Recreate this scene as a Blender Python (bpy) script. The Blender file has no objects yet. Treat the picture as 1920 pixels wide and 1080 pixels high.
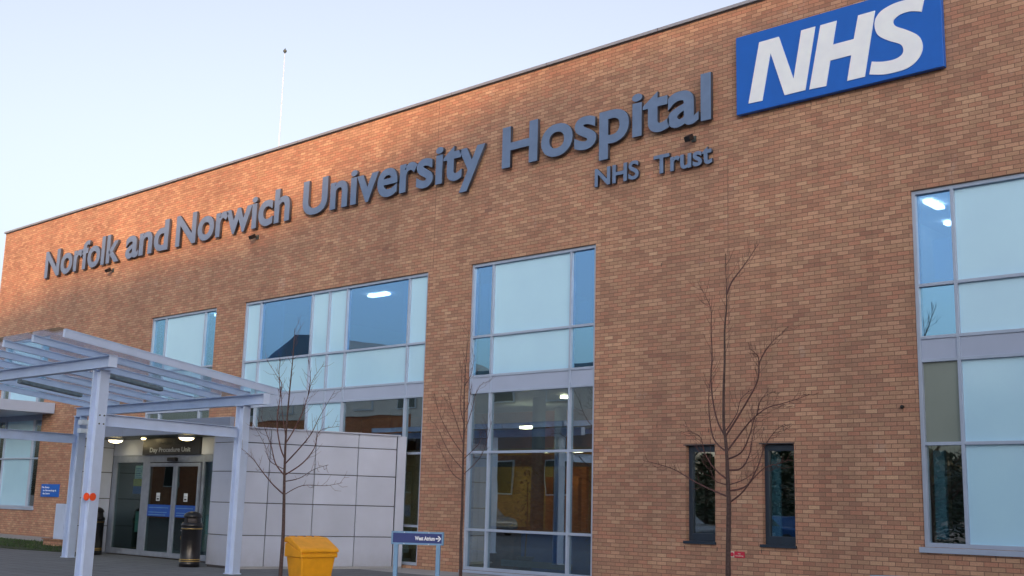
import bpy, bmesh, math, random
from mathutils import Vector, Matrix
random.seed(7)
S = bpy.context.scene
COL = S.collection
R = math.radians

# ------------------------------------------------------------------ materials
def mat(name):
    m = bpy.data.materials.new(name); m.use_nodes = True
    nt = m.node_tree
    return m, nt, nt.nodes['Principled BSDF']

def N(nt, t, **kw):
    n = nt.nodes.new(t)
    for k, v in kw.items(): setattr(n, k, v)
    return n

def mixc(nt, blend='MIX'):
    n = nt.nodes.new('ShaderNodeMix'); n.data_type = 'RGBA'; n.blend_type = blend
    return n   # 0 fac, 6 A, 7 B, out 2

def math_(nt, op, a, b=None, c=None):
    n = nt.nodes.new('ShaderNodeMath'); n.operation = op
    for i, v in enumerate((a, b, c)):
        if v is None: continue
        if isinstance(v, (int, float)): n.inputs[i].default_value = v
        else: nt.links.new(v, n.inputs[i])
    return n.outputs[0]

def ramp(nt, fac, stops, interp='LINEAR'):
    n = nt.nodes.new('ShaderNodeValToRGB'); n.color_ramp.interpolation = interp
    cr = n.color_ramp
    while len(cr.elements) > 1: cr.elements.remove(cr.elements[0])
    cr.elements[0].position = stops[0][0]; cr.elements[0].color = (*stops[0][1], 1)
    for p, c in stops[1:]:
        e = cr.elements.new(p); e.color = (*c, 1)
    nt.links.new(fac, n.inputs[0])
    return n.outputs[0]

def noise(nt, vec, scale, detail=3, rough=.55):
    n = nt.nodes.new('ShaderNodeTexNoise'); n.inputs['Scale'].default_value = scale
    n.inputs['Detail'].default_value = detail; n.inputs['Roughness'].default_value = rough
    if vec is not None: nt.links.new(vec, n.inputs['Vector'])
    return n.outputs[0]

def simple(name, col, rough=.5, metal=0., var=.12, vscale=6., ior=None, bump=0., bscale=60.):
    m, nt, b = mat(name)
    geo = N(nt, 'ShaderNodeNewGeometry')
    f = noise(nt, geo.outputs['Position'], vscale, 5)
    a = [max(0, c * (1 - var)) for c in col]; d = [min(1, c * (1 + var)) for c in col]
    c = ramp(nt, f, [(.3, a), (.7, d)])
    nt.links.new(c, b.inputs['Base Color'])
    b.inputs['Roughness'].default_value = rough; b.inputs['Metallic'].default_value = metal
    if ior: b.inputs['IOR'].default_value = ior
    if bump:
        bn = N(nt, 'ShaderNodeBump'); bn.inputs['Strength'].default_value = bump; bn.inputs['Distance'].default_value = .01
        nt.links.new(noise(nt, geo.outputs['Position'], bscale, 3), bn.inputs['Height'])
        nt.links.new(bn.outputs[0], b.inputs['Normal'])
    return m

def emit(name, col, strength):
    m, nt, b = mat(name)
    b.inputs['Base Color'].default_value = (.8, .8, .8, 1)
    b.inputs['Emission Color'].default_value = (*col, 1); b.inputs['Emission Strength'].default_value = strength
    return m

def brick(name, pal, mortar, bright=1.0):
    m, nt, b = mat(name)
    geo = N(nt, 'ShaderNodeNewGeometry')
    sp = N(nt, 'ShaderNodeSeparateXYZ'); nt.links.new(geo.outputs['Position'], sp.inputs[0])
    u = math_(nt, 'ADD', sp.outputs[0], sp.outputs[1]); v = sp.outputs[2]
    vr = math_(nt, 'DIVIDE', v, .075); row = math_(nt, 'FLOOR', vr)
    off = math_(nt, 'MULTIPLY', math_(nt, 'MODULO', row, 2.), .5)
    uc = math_(nt, 'ADD', math_(nt, 'DIVIDE', u, .225), off); colm = math_(nt, 'FLOOR', uc)
    fu = math_(nt, 'FRACT', uc); fv = math_(nt, 'FRACT', vr)
    cb = N(nt, 'ShaderNodeCombineXYZ'); nt.links.new(colm, cb.inputs[0]); nt.links.new(row, cb.inputs[1])
    wn = N(nt, 'ShaderNodeTexWhiteNoise', noise_dimensions='3D'); nt.links.new(cb.outputs[0], wn.inputs[0])
    # clusters of alike bricks
    sc = N(nt, 'ShaderNodeVectorMath', operation='MULTIPLY'); nt.links.new(cb.outputs[0], sc.inputs[0]); sc.inputs[1].default_value = (.21, .16, 1)
    cl = noise(nt, sc.outputs[0], 1.0, 5, .7)
    val = math_(nt, 'ADD', math_(nt, 'MULTIPLY', wn.outputs[0], .52), math_(nt, 'MULTIPLY', math_(nt, 'SUBTRACT', cl, .16), .72))
    c = ramp(nt, val, pal)
    # slow large-scale tone drift + fine grime
    big = noise(nt, geo.outputs['Position'], .35, 3)
    mx = mixc(nt, 'MULTIPLY'); mx.inputs[0].default_value = 1
    nt.links.new(c, mx.inputs[6])
    nt.links.new(ramp(nt, big, [(.3, (.84, .82, .82)), (.7, (1.12, 1.08, 1.02))]), mx.inputs[7])
    fine = noise(nt, geo.outputs['Position'], 38, 4, .7)
    mx2 = mixc(nt, 'MULTIPLY'); mx2.inputs[0].default_value = 1
    nt.links.new(mx.outputs[2], mx2.inputs[6])
    nt.links.new(ramp(nt, fine, [(.3, (.8, .8, .8)), (.7, (1.15, 1.15, 1.15))]), mx2.inputs[7])
    # pale lime bloom in patches
    bl = noise(nt, geo.outputs['Position'], 1.4, 6, .75)
    mx3 = mixc(nt); nt.links.new(math_(nt, 'MULTIPLY', ramp_f(nt, bl, .60, .74), .45), mx3.inputs[0])
    nt.links.new(mx2.outputs[2], mx3.inputs[6]); mx3.inputs[7].default_value = (.50, .44, .40, 1)
    stv = N(nt, 'ShaderNodeVectorMath', operation='MULTIPLY'); nt.links.new(geo.outputs['Position'], stv.inputs[0]); stv.inputs[1].default_value = (2.6, 2.6, .16)
    st = noise(nt, stv.outputs[0], 1.0, 5, .6)
    mx4 = mixc(nt, 'MULTIPLY'); mx4.inputs[0].default_value = 1; nt.links.new(mx3.outputs[2], mx4.inputs[6])
    nt.links.new(ramp(nt, st, [(.32, (.89, .885, .88)), (.5, (1, 1, 1)), (.7, (1.05, 1.05, 1.04))]), mx4.inputs[7]); mx3 = mx4
    mu = math_(nt, 'LESS_THAN', fu, .05); mv = math_(nt, 'LESS_THAN', fv, .15)
    mm = math_(nt, 'MAXIMUM', mu, mv)
    fin = mixc(nt); nt.links.new(mm, fin.inputs[0]); nt.links.new(mx3.outputs[2], fin.inputs[6]); fin.inputs[7].default_value = (*mortar, 1)
    nt.links.new(fin.outputs[2], b.inputs['Base Color'])
    b.inputs['Roughness'].default_value = .9
    bn = N(nt, 'ShaderNodeBump'); bn.inputs['Strength'].default_value = .55; bn.inputs['Distance'].default_value = .008
    h = math_(nt, 'ADD', math_(nt, 'SUBTRACT', 1., mm), math_(nt, 'MULTIPLY', fine, .4))
    nt.links.new(h, bn.inputs['Height']); nt.links.new(bn.outputs[0], b.inputs['Normal'])
    return m

def ramp_f(nt, fac, a, b):
    n = nt.nodes.new('ShaderNodeMapRange'); n.inputs[1].default_value = a; n.inputs[2].default_value = b
    nt.links.new(fac, n.inputs[0]); return n.outputs[0]

def glass(name, tint, refl=(.80, .92, 1.), base=.29, wave=.0015, k=.9):
    m = bpy.data.materials.new(name); m.use_nodes = True; nt = m.node_tree
    for n in list(nt.nodes): nt.nodes.remove(n)
    out = N(nt, 'ShaderNodeOutputMaterial'); mx = N(nt, 'ShaderNodeMixShader')
    tr = N(nt, 'ShaderNodeBsdfTransparent'); tr.inputs[0].default_value = (*tint, 1)
    gl = N(nt, 'ShaderNodeBsdfGlossy'); gl.inputs['Color'].default_value = (*refl, 1); gl.inputs['Roughness'].default_value = .0
    geo = N(nt, 'ShaderNodeNewGeometry')
    dt = N(nt, 'ShaderNodeVectorMath', operation='DOT_PRODUCT'); nt.links.new(geo.outputs['Normal'], dt.inputs[0]); nt.links.new(geo.outputs['Incoming'], dt.inputs[1])
    gz = math_(nt, 'POWER', math_(nt, 'SUBTRACT', 1., math_(nt, 'ABSOLUTE', dt.outputs['Value'])), 4.)
    fac = math_(nt, 'ADD', math_(nt, 'MULTIPLY', gz, (1 - base) * k), base)
    bn = N(nt, 'ShaderNodeBump'); bn.inputs['Strength'].default_value = 1; bn.inputs['Distance'].default_value = wave
    nt.links.new(noise(nt, geo.outputs['Position'], .9, 1), bn.inputs['Height']); nt.links.new(bn.outputs[0], gl.inputs['Normal'])
    nt.links.new(fac, mx.inputs[0]); nt.links.new(tr.outputs[0], mx.inputs[1]); nt.links.new(gl.outputs[0], mx.inputs[2])
    nt.links.new(mx.outputs[0], out.inputs[0])
    return m

PAL = [(.06, (.225, .150, .135)), (.2, (.33, .195, .150)), (.33, (.36, .245, .185)), (.46, (.44, .255, .190)), (.58, (.40, .285, .205)),
       (.70, (.48, .330, .245)), (.82, (.50, .375, .270)), (.95, (.60, .470, .360))]
PAL = [(p, (c[0] * 1.05, c[1] * .94, c[2] * .88)) for p, c in PAL]
M = {}
M['brick'] = brick('brickwork', PAL, (.195, .122, .090))
M['brick_far'] = brick('far_brickwork', [(p, (min(.8, c[0] * 1.35), c[1] * .9, c[2] * .6)) for p, c in PAL], (.2, .12, .08))
M['metal'] = simple('lilac_grey_painted_steel', (.50, .62, .84), .42, 0, .06, 3)
M['alu'] = simple('window_frame_aluminium', (.38, .47, .62), .38, .1, .05, 4)
M['spandrel'] = simple('lilac_spandrel_metal', (.38, .46, .62), .4, .0, .04, 1.5)
M['coping'] = simple('coping_metal', (.28, .32, .38), .35, .3, .08, 2)
M['panel'] = simple('cladding_panel', (.46, .515, .64), .45, .0, .06, 1.3)
_nt = M['panel'].node_tree; _b = _nt.nodes['Principled BSDF']; _src = _b.inputs['Base Color'].links[0].from_socket
_oi = N(_nt, 'ShaderNodeObjectInfo'); _g = N(_nt, 'ShaderNodeNewGeometry'); _sp = N(_nt, 'ShaderNodeSeparateXYZ'); _nt.links.new(_g.outputs['Position'], _sp.inputs[0])
_m = mixc(_nt, 'MULTIPLY'); _m.inputs[0].default_value = 1; _nt.links.new(_src, _m.inputs[6])
_nt.links.new(ramp(_nt, _oi.outputs['Random'], [(0, (.93, .93, .93)), (1, (1.06, 1.06, 1.06))]), _m.inputs[7])
_m2 = mixc(_nt); _dz = math_(_nt, 'MULTIPLY', ramp_f(_nt, _sp.outputs[2], .45, .0), noise(_nt, _g.outputs['Position'], 7, 5, .7)); _nt.links.new(math_(_nt, 'MULTIPLY', _dz, .55), _m2.inputs[0])
_nt.links.new(_m.outputs[2], _m2.inputs[6]); _m2.inputs[7].default_value = (.17, .155, .13, 1); _nt.links.new(_m2.outputs[2], _b.inputs['Base Color'])
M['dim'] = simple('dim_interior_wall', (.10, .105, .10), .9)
M['greycol'] = simple('grey_column', (.22, .25, .28), .8)
M['softjoint'] = simple('mastic_joint', (.20, .13, .10), .9)
M['door_alu'] = simple('door_frame_aluminium', (.24, .28, .35), .4, .1)
M['joint'] = simple('cladding_joint', (.07, .07, .08), .8)
M['letter'] = simple('blue_grey_letter_enamel', (.135, .21, .36), .5, .0, .08, 5)
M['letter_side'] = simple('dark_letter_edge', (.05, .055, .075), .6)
M['nhs_blue'] = simple('sign_blue', (.004, .12, .56), .35, 0, .05, 2)
M['white'] = simple('white_enamel', (.84, .91, 1.0), .4, 0, .04, 3)
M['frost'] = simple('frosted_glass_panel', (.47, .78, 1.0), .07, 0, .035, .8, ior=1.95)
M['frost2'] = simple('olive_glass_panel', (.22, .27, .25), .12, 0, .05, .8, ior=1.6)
M['glass'] = glass('window_glass', (.64, .74, .75))
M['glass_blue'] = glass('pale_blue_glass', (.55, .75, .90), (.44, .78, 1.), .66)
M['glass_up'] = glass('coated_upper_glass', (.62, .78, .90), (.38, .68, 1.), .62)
M['glass_clear'] = glass('entrance_glass', (.62, .74, .72), (.85, .95, 1), .05)
M['canopy_glass'] = glass('canopy_glass', (.90, .95, .97), (.8, .9, 1), .03, k=.5)
M['dark_frame'] = simple('dark_blue_window_frame', (.026, .042, .066), .35, .1, .1)
M['lead'] = simple('dark_edge', (.06, .055, .06), .7)
M['black'] = simple('black_plastic', (.012, .012, .014), .28, 0, .2)
M['gold'] = simple('gold_band', (.55, .38, .12), .35, .6)
M['yellow'] = simple('yellow_plastic', (.80, .36, .012), .42, 0, .10, 5, bump=.25, bscale=25)
M['bark'] = simple('young_bark', (.075, .048, .045), .85, 0, .35, 25, bump=.5, bscale=90)
M['twig'] = simple('reddish_twig', (.105, .05, .048), .8, 0, .3, 20)
M['signframe'] = simple('light_blue_post_paint', (.17, .34, .56), .4, 0, .08)
M['navy'] = simple('navy_sign_face', (.012, .035, .20), .4, 0, .05)
M['red'] = simple('red_sign_face', (.55, .03, .07), .45, 0, .08, 40)
M['cream'] = simple('cream_sign_face', (.62, .58, .5), .5)
M['orange'] = simple('orange_reflector', (.85, .09, .02), .35)
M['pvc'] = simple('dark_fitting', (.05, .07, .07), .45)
M['strip'] = simple('strip_light_body', (.17, .22, .25), .4, 0, .25, 9)
M['plaster'] = simple('interior_plaster', (.62, .60, .54), .9, 0, .05, 1)
M['ceil'] = simple('ceiling_tile', (.72, .72, .70), .9)
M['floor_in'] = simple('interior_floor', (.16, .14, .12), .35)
M['orange_wall'] = simple('orange_partition', (.60, .19, .05), .7, 0, .15, 2)
M['ochre'] = simple('ochre_partition', (.52, .36, .11), .8, 0, .3, .8)
M['desk'] = simple('blue_desk_panel', (.02, .13, .52), .5)
M['wood'] = simple('brown_wood', (.20, .09, .045), .5, 0, .3, 8)
M['leaf'] = simple('dark_indoor_leaf', (.03, .075, .04), .5, 0, .4, 20)
M['dark_panel'] = simple('dark_sign_panel', (.018, .021, .03), .4)
M['lettergrey'] = simple('grey_sign_lettering', (.55, .60, .62), .5)
M['blueband'] = simple('blue_film_band', (.015, .09, .42), .3)
M['paper'] = simple('paper_notice', (.62, .68, .72), .7)
M['yellowp'] = simple('yellow_notice', (.5, .40, .05), .6)
M['greenp'] = simple('pale_green_notice', (.22, .38, .38), .6)
M['tube'] = emit('lit_ceiling_panel', (1., .96, .85), 6.)
M['tube_warm'] = emit('lit_warm_ceiling_panel', (1., .78, .46), 10.)
M['warm'] = emit('lit_bulkhead', (1., .80, .42), 4.5)
M['cladcream'] = simple('cream_cladding', (.88, .82, .72), .7, 0, .08, .6)
M['slate'] = simple('grey_roof_sheet', (.16, .17, .17), .6, 0, .15, .7)
M['carblue'] = simple('blue_car_paint', (.02, .10, .30), .2, .2)
M['carsilver'] = simple('silver_car_paint', (.38, .40, .43), .25, .4)
M['rubber'] = simple('tyre_rubber', (.02, .02, .02), .8)
M['darkglass'] = simple('dark_glazing', (.02, .03, .035), .05, 0, .1, 1, ior=1.9)

def ground_mat(name, a, b, mort=None, tile=None):
    m, nt, bs = mat(name)
    geo = N(nt, 'ShaderNodeNewGeometry')
    f = noise(nt, geo.outputs['Position'], 1.2, 7, .7); g = noise(nt, geo.outputs['Position'], 60, 4, .7)
    c = ramp(nt, math_(nt, 'ADD', math_(nt, 'MULTIPLY', f, .6), math_(nt, 'MULTIPLY', g, .4)), [(.3, a), (.7, b)])
    if tile:
        br = N(nt, 'ShaderNodeTexBrick'); br.inputs['Scale'].default_value = 1
        br.inputs['Brick Width'].default_value = tile[0]; br.inputs['Row Height'].default_value = tile[1]; br.inputs['Mortar Size'].default_value = .012
        nt.links.new(geo.outputs['Position'], br.inputs['Vector'])
        mx = mixc(nt); nt.links.new(br.outputs['Fac'], mx.inputs[0]); nt.links.new(c, mx.inputs[6]); mx.inputs[7].default_value = (*mort, 1)
        c = mx.outputs[2]
    nt.links.new(c, bs.inputs['Base Color']); bs.inputs['Roughness'].default_value = .85
    bn = N(nt, 'ShaderNodeBump'); bn.inputs['Strength'].default_value = .4; bn.inputs['Distance'].default_value = .01
    nt.links.new(g, bn.inputs['Height']); nt.links.new(bn.outputs[0], bs.inputs['Normal'])
    return m
M['asphalt'] = ground_mat('asphalt', (.08, .083, .09), (.15, .155, .16))
M['paving'] = ground_mat('forecourt_paving', (.10, .115, .13), (.19, .205, .22), (.07, .075, .08), (.6, .4))
M['concrete'] = ground_mat('pale_concrete', (.25, .26, .27), (.40, .41, .42))
M['soil'] = ground_mat('turf_soil', (.018, .03, .014), (.04, .06, .022))
M['grass'] = simple('grass_blade', (.035, .075, .02), .8, 0, .5, 15)

# ------------------------------------------------------------------ mesh helpers
class MB:
    def __init__(s): s.bm = bmesh.new(); s.mats = []
    def _mi(s, m):
        if m is None: return 0
        if m not in s.mats: s.mats.append(m)
        return s.mats.index(m)
    def quad(s, pts, m=None):
        f = s.bm.faces.new([s.bm.verts.new(p) for p in pts]); f.material_index = s._mi(m); return f
    def hexa(s, p, m=None):
        v = [s.bm.verts.new(q) for q in p]; i = s._mi(m)
        for a in ((0, 3, 2, 1), (4, 5, 6, 7), (0, 1, 5, 4), (1, 2, 6, 5), (2, 3, 7, 6), (3, 0, 4, 7)):
            s.bm.faces.new([v[k] for k in a]).material_index = i
    def box(s, x0, x1, y0, y1, z0, z1, m=None):
        s.hexa([(x0, y0, z0), (x1, y0, z0), (x1, y1, z0), (x0, y1, z0), (x0, y0, z1), (x1, y0, z1), (x1, y1, z1), (x0, y1, z1)], m)
    def bar(s, a, b, w, h, m=None, up=(0, 0, 1)):
        a = Vector(a); b = Vector(b); d = (b - a).normalized(); sd = d.cross(Vector(up)).normalized() * w / 2; u = Vector(sd.cross(d)).normalized() * h / 2
        s.hexa([a - sd - u, b - sd - u, b + sd - u, a + sd - u, a - sd + u, b - sd + u, b + sd + u, a + sd + u], m)
    def ibeam(s, a, b, w, h, t=.012, m=None):
        a = Vector(a); b = Vector(b); u = Vector((0, 0, 1))
        s.bar(a + u * (h / 2 - t / 2), b + u * (h / 2 - t / 2), w, t, m); s.bar(a - u * (h / 2 - t / 2), b - u * (h / 2 - t / 2), w, t, m)
        s.bar(a, b, t, h - 2 * t - .001, m)
    def prism(s, pts, z0, z1, m=None, axis='z', cap=True):
        # polygon pts (2D), extruded
        if axis == 'z': f = lambda p, z: (p[0], p[1], z)
        elif axis == 'y': f = lambda p, z: (p[0], z, p[1])
        else: f = lambda p, z: (z, p[0], p[1])
        lo = [s.bm.verts.new(f(p, z0)) for p in pts]; hi = [s.bm.verts.new(f(p, z1)) for p in pts]
        i = s._mi(m); n = len(pts)
        for k in range(n):
            s.bm.faces.new([lo[k], lo[(k + 1) % n], hi[(k + 1) % n], hi[k]]).material_index = i
        if cap:
            s.bm.faces.new(lo[::-1]).material_index = i; s.bm.faces.new(hi).material_index = i
        s.bm.normal_update()
    def lathe(s, prof, n=32, m=None, c=(0, 0)):
        rings = []
        for r, z in prof:
            rings.append([s.bm.verts.new((c[0] + r * math.cos(2 * math.pi * k / n), c[1] + r * math.sin(2 * math.pi * k / n), z)) for k in range(n)])
        i = s._mi(m)
        for a, b in zip(rings, rings[1:]):
            for k in range(n):
                f = s.bm.faces.new([a[k], a[(k + 1) % n], b[(k + 1) % n], b[k]]); f.material_index = i; f.smooth = True
        if prof[0][0] > 1e-4: s.bm.faces.new(rings[0][::-1]).material_index = i
        if prof[-1][0] > 1e-4: s.bm.faces.new(rings[-1]).material_index = i
    def tube(s, pts, rad, n=7, m=None, cap=True):
        pts = [Vector(p) for p in pts]; rings = []; ref = Vector((.3, .9, .1)).normalized()
        for k, p in enumerate(pts):
            d = (pts[min(k + 1, len(pts) - 1)] - pts[max(k - 1, 0)]).normalized()
            a = d.cross(ref)
            if a.length < .05: a = d.cross(Vector((1, 0, 0)))
            a.normalize(); b = d.cross(a)
            r = rad[k] if isinstance(rad, (list, tuple)) else rad
            rings.append([s.bm.verts.new(p + a * r * math.cos(2 * math.pi * j / n) + b * r * math.sin(2 * math.pi * j / n)) for j in range(n)])
        i = s._mi(m)
        for a, b in zip(rings, rings[1:]):
            for k in range(n):
                f = s.bm.faces.new([a[k], a[(k + 1) % n], b[(k + 1) % n], b[k]]); f.material_index = i; f.smooth = True
        if cap:
            s.bm.faces.new(rings[0][::-1]).material_index = i; s.bm.faces.new(rings[-1]).material_index = i
    def obj(s, name, m=None, parent=None, world=True, bevel=0., org=None):
        bmesh.ops.recalc_face_normals(s.bm, faces=s.bm.faces[:])
        o0 = Vector(org) if org is not None else (rootloc(parent) if (parent and world) else Vector((0, 0, 0)))
        if o0.length: bmesh.ops.translate(s.bm, verts=s.bm.verts[:], vec=-o0)
        me = bpy.data.meshes.new(name); s.bm.to_mesh(me); s.bm.free()
        for q in (s.mats or [M[m] if isinstance(m, str) else m]): me.materials.append(M[q] if isinstance(q, str) else q)
        o = bpy.data.objects.new(name, me); COL.objects.link(o)
        if parent: o.parent = parent
        elif org is not None: o.location = org
        if bevel:
            b = o.modifiers.new('bevel', 'BEVEL'); b.width = bevel; b.segments = 2; b.limit_method = 'ANGLE'
        return o

def rootloc(p):
    v = Vector((0, 0, 0))
    while p: v += p.location; p = p.parent
    return v

def tag(o, label=None, cat=None, group=None, kind=None):
    if label: o['label'] = label
    if cat: o['category'] = cat
    if group: o['group'] = group
    if kind: o['kind'] = kind
    return o

def thing(name, label, cat, loc=(0, 0, 0), rz=0, group=None):
    o = bpy.data.objects.new(name, None); COL.objects.link(o); o.location = loc; o.rotation_euler = (0, 0, rz)
    o.empty_display_size = .2
    return tag(o, label, cat, group)

def sub(name, parent, label=None):
    o = bpy.data.objects.new(name, None); COL.objects.link(o); o.parent = parent; o.empty_display_size = .2
    if label: o['label'] = label
    return o

def one_box(name, m, parent, *d, bevel=0., world=True):
    b = MB(); b.box(*d); return b.obj(name, m, parent, world, bevel)

def glyph(ch, font_size, offset, depth, shear=0.):
    cu = bpy.data.curves.new('glyph', 'FONT'); cu.body = ch; cu.size = font_size; cu.offset = offset; cu.extrude = depth / 2; cu.shear = shear
    cu.resolution_u = 6
    o = bpy.data.objects.new('glyph', cu); COL.objects.link(o)
    bpy.context.view_layer.update()
    me = bpy.data.meshes.new_from_object(o.evaluated_get(bpy.context.evaluated_depsgraph_get()))
    bpy.data.objects.remove(o); bpy.data.curves.remove(cu)
    return me

def mesh_bounds(me):
    xs = [v.co.x for v in me.vertices]; ys = [v.co.y for v in me.vertices]
    return min(xs), max(xs), min(ys), max(ys)

_x = glyph('x', 1.0, .018, .02); _h = glyph('H', 1.0, .018, .02)
XH = (mesh_bounds(_x)[3] - mesh_bounds(_h)[2]) / (mesh_bounds(_h)[3] - mesh_bounds(_h)[2])
def word(parent, text, x0, x1, zbase, cap, yfront, depth, mface, mside=None, bold=.03, split=True, name='letter', frame=None, base_y=None):
    """lettering whose ink runs from x0 to x1, capital height cap; frame(x,z,y)->point optional"""
    size = 1.0
    H = glyph('H', size, bold, .02); _, _, hb, ht = mesh_bounds(H); ch = ht - hb
    full = glyph(text, size, bold, .02); fx0, fx1, _, _ = mesh_bounds(full)
    sx = (x1 - x0) / (fx1 - fx0); sz = cap / ch
    root = rootloc(parent)
    out = []
    chars = [(i, c) for i, c in enumerate(text) if c != ' '] if split else [(None, text)]
    for i, c in chars:
        if split:
            pre = glyph(text[:i + 1], size, bold, .02); px1 = mesh_bounds(pre)[1]
            g = glyph(c, size, bold, .02); gx0, gx1, _, _ = mesh_bounds(g)
            dx = px1 - gx1
            bpy.data.meshes.remove(pre)
        else:
            g = full; dx = 0
        for v in g.vertices:
            t_ = (v.co.y - hb) / ch; xr = XH
            if split and c.islower():
                t_ = t_ * (.745 / xr) if t_ <= xr else .745 + (t_ - xr) * ((1.03 - .745) / (1.03 - xr))
            x = x0 + (v.co.x + dx - fx0) * sx; z = zbase + t_ * cap
            y = yfront if v.co.z > 0 else yfront + depth
            p = Vector((x, y, z)) if frame is None else Vector(frame(x, y, z))
            v.co = p - root
        g.materials.clear(); g.materials.append(M[mface]); g.materials.append(M[mside or mface])
        g.update()
        if mside:
            for f in g.polygons:
                if abs(f.normal.y) < .7: f.material_index = 1
        o = bpy.data.objects.new(name, g); COL.objects.link(o); o.parent = parent; g.name = name
        out.append(o)
    return out

# ------------------------------------------------------------------ camera (pinhole fitted to the photograph)
F_, RT, UP, FW, CP = 2171.3, Vector((.7364, .6760, .0261)), Vector((.1063, -.1538, .9824)), Vector((-.6681, .7207, .1851)), Vector((0, -18.89, 1.5))
cam = bpy.data.cameras.new('camera'); co = bpy.data.objects.new('camera', cam); COL.objects.link(co)
cam.sensor_width = 36; cam.lens = F_ / 1920 * 36; cam.clip_end = 3000; cam.clip_start = .1
mw = Matrix((RT.normalized(), UP.normalized(), -FW.normalized())).transposed().to_4x4(); mw.translation = CP
co.matrix_world = mw; S.camera = co

def at(x, y, Y):            # photograph pixel -> point on the vertical plane Y
    d = FW + RT * ((x - 960) / F_) + UP * ((540 - y) / F_)
    return CP + d * ((Y - CP.y) / d.y)

# ------------------------------------------------------------------ light
EL, AZ = R(8.0), math.atan2(.75, -.66)
w = bpy.data.worlds.new('World'); S.world = w; w.use_nodes = True
nt = w.node_tree; sk = nt.nodes.new('ShaderNodeTexSky'); sk.sky_type = 'NISHITA'; sk.sun_disc = False
sk.sun_elevation = EL; sk.sun_rotation = AZ; sk.air_density = 1.0; sk.dust_density = 4.5; sk.ozone_density = 4.0
hs = nt.nodes.new('ShaderNodeHueSaturation'); hs.inputs['Saturation'].default_value = .52
wb = nt.nodes.new('ShaderNodeMix'); wb.data_type = 'RGBA'; wb.blend_type = 'MULTIPLY'; wb.inputs[0].default_value = 1; wb.inputs[7].default_value = (1.12, 1.01, .94, 1)
nt.links.new(sk.outputs[0], hs.inputs['Color']); nt.links.new(hs.outputs[0], wb.inputs[6]); nt.links.new(wb.outputs[2], nt.nodes['Background'].inputs[0])
nt.nodes['Background'].inputs[1].default_value = .15
sl = bpy.data.lights.new('sun', 'SUN'); sl.energy = 2.0; sl.angle = R(.6); sl.color = (1., .50, .22)
so = bpy.data.objects.new('sun', sl); COL.objects.link(so)
sd = Vector((math.sin(AZ) * math.cos(EL), math.cos(AZ) * math.cos(EL), math.sin(EL)))
so.rotation_euler = sd.to_track_quat('Z', 'Y').to_euler(); so.location = (20, -60, 40)
S.view_settings.view_transform = 'Standard'; S.view_settings.look = 'None'; S.view_settings.exposure = 1.6; S.view_settings.gamma = 1

# ------------------------------------------------------------------ ground
b = MB(); b.quad([(-900, -900, 0), (900, -900, 0), (900, 900, 0), (-900, 900, 0)])
tag(b.obj('ground', 'asphalt', org=(0, 0, 0)), kind='structure')
b = MB(); b.box(-31.5, -8, -14, -.02, -.1, .004); tag(b.obj('forecourt_paving', 'paving', org=(-20, -7, 0)), kind='structure')
b = MB(); b.box(-44.4, -31.0, -1.45, -.02, -.1, .06); tag(b.obj('footpath', 'concrete', org=(-38, -.8, 0)), kind='structure')
b = MB(); b.box(-20.75, 6, -1.3, -.02, -.08, .012); tag(b.obj('paved_strip', 'concrete', org=(-10, -.5, 0)), kind='structure')
b = MB(); b.prism([(-46, -1.47), (-31.0, -1.47), (-29.7, -3.9), (-31.52, -4.3), (-40, -3.9), (-46, -3.8)], -.05, .03)
tag(b.obj('grass_verge', 'soil', org=(-38, -3, 0)), kind='structure')
b = MB()
for k in range(9000):
    x = random.uniform(-44, -29.9); y = random.uniform(-4.1, -1.5)
    if x > -31 and y > -1.47 - (x + 31) * 1.87: continue
    h = random.uniform(.03, .075); a = random.uniform(0, 6.28); dx, dy = .006 * math.cos(a), .006 * math.sin(a)
    f = b.bm.faces.new([b.bm.verts.new((x - dx, y - dy, .03)), b.bm.verts.new((x + dx, y + dy, .03)), b.bm.verts.new((x + random.uniform(-.02, .02), y + random.uniform(-.02, .02), .03 + h))])
tag(b.obj('grass', 'grass', org=(-38, -3, 0)), 'short dark grass beside the pale footpath at lower left', 'grass', kind='stuff')

# ------------------------------------------------------------------ hospital building
BR = thing('hospital_building', 'long brown brick hospital front with tall lilac framed windows and flat roof', 'building', (-20, 0, 0))
XL, XR, ZT = -44.47, 9.0, 11.42
holes = [('E', -8.16, -2.9, 1.02, 7.05), ('D', -18.83, -15.10, .08, 7.05), ('C', -27.97, -20.30, .08, 7.05), ('B', -33.03, -29.40, .08, 7.05), ('A', -43.50, -39.87, 1.0, 7.05),
         ('S1', -12.81, -12.16, .94, 2.74), ('S2', -11.15, -10.49, .94, 2.74)]
xs = sorted({XL, XR, *[h[1] for h in holes], *[h[2] for h in holes]}); zs = sorted({-.2, ZT, *[h[3] for h in holes], *[h[4] for h in holes]})
b = MB()
for x0, x1 in zip(xs, xs[1:]):
    for z0, z1 in zip(zs, zs[1:]):
        cx, cz = (x0 + x1) / 2, (z0 + z1) / 2
        if any(h[1] < cx < h[2] and h[3] < cz < h[4] for h in holes): continue
        b.quad([(x0, 0, z0), (x1, 0, z0), (x1, 0, z1), (x0, 0, z1)])
for n, x0, x1, z0, z1 in holes:
    b.quad([(x0, 0, z0), (x0, .32, z0), (x0, .32, z1), (x0, 0, z1)]); b.quad([(x1, 0, z0), (x1, .32, z0), (x1, .32, z1), (x1, 0, z1)])
    b.quad([(x0, 0, z1), (x1, 0, z1), (x1, .32, z1), (x0, .32, z1)]); b.quad([(x0, 0, z0), (x1, 0, z0), (x1, .32, z0), (x0, .32, z0)])
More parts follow.
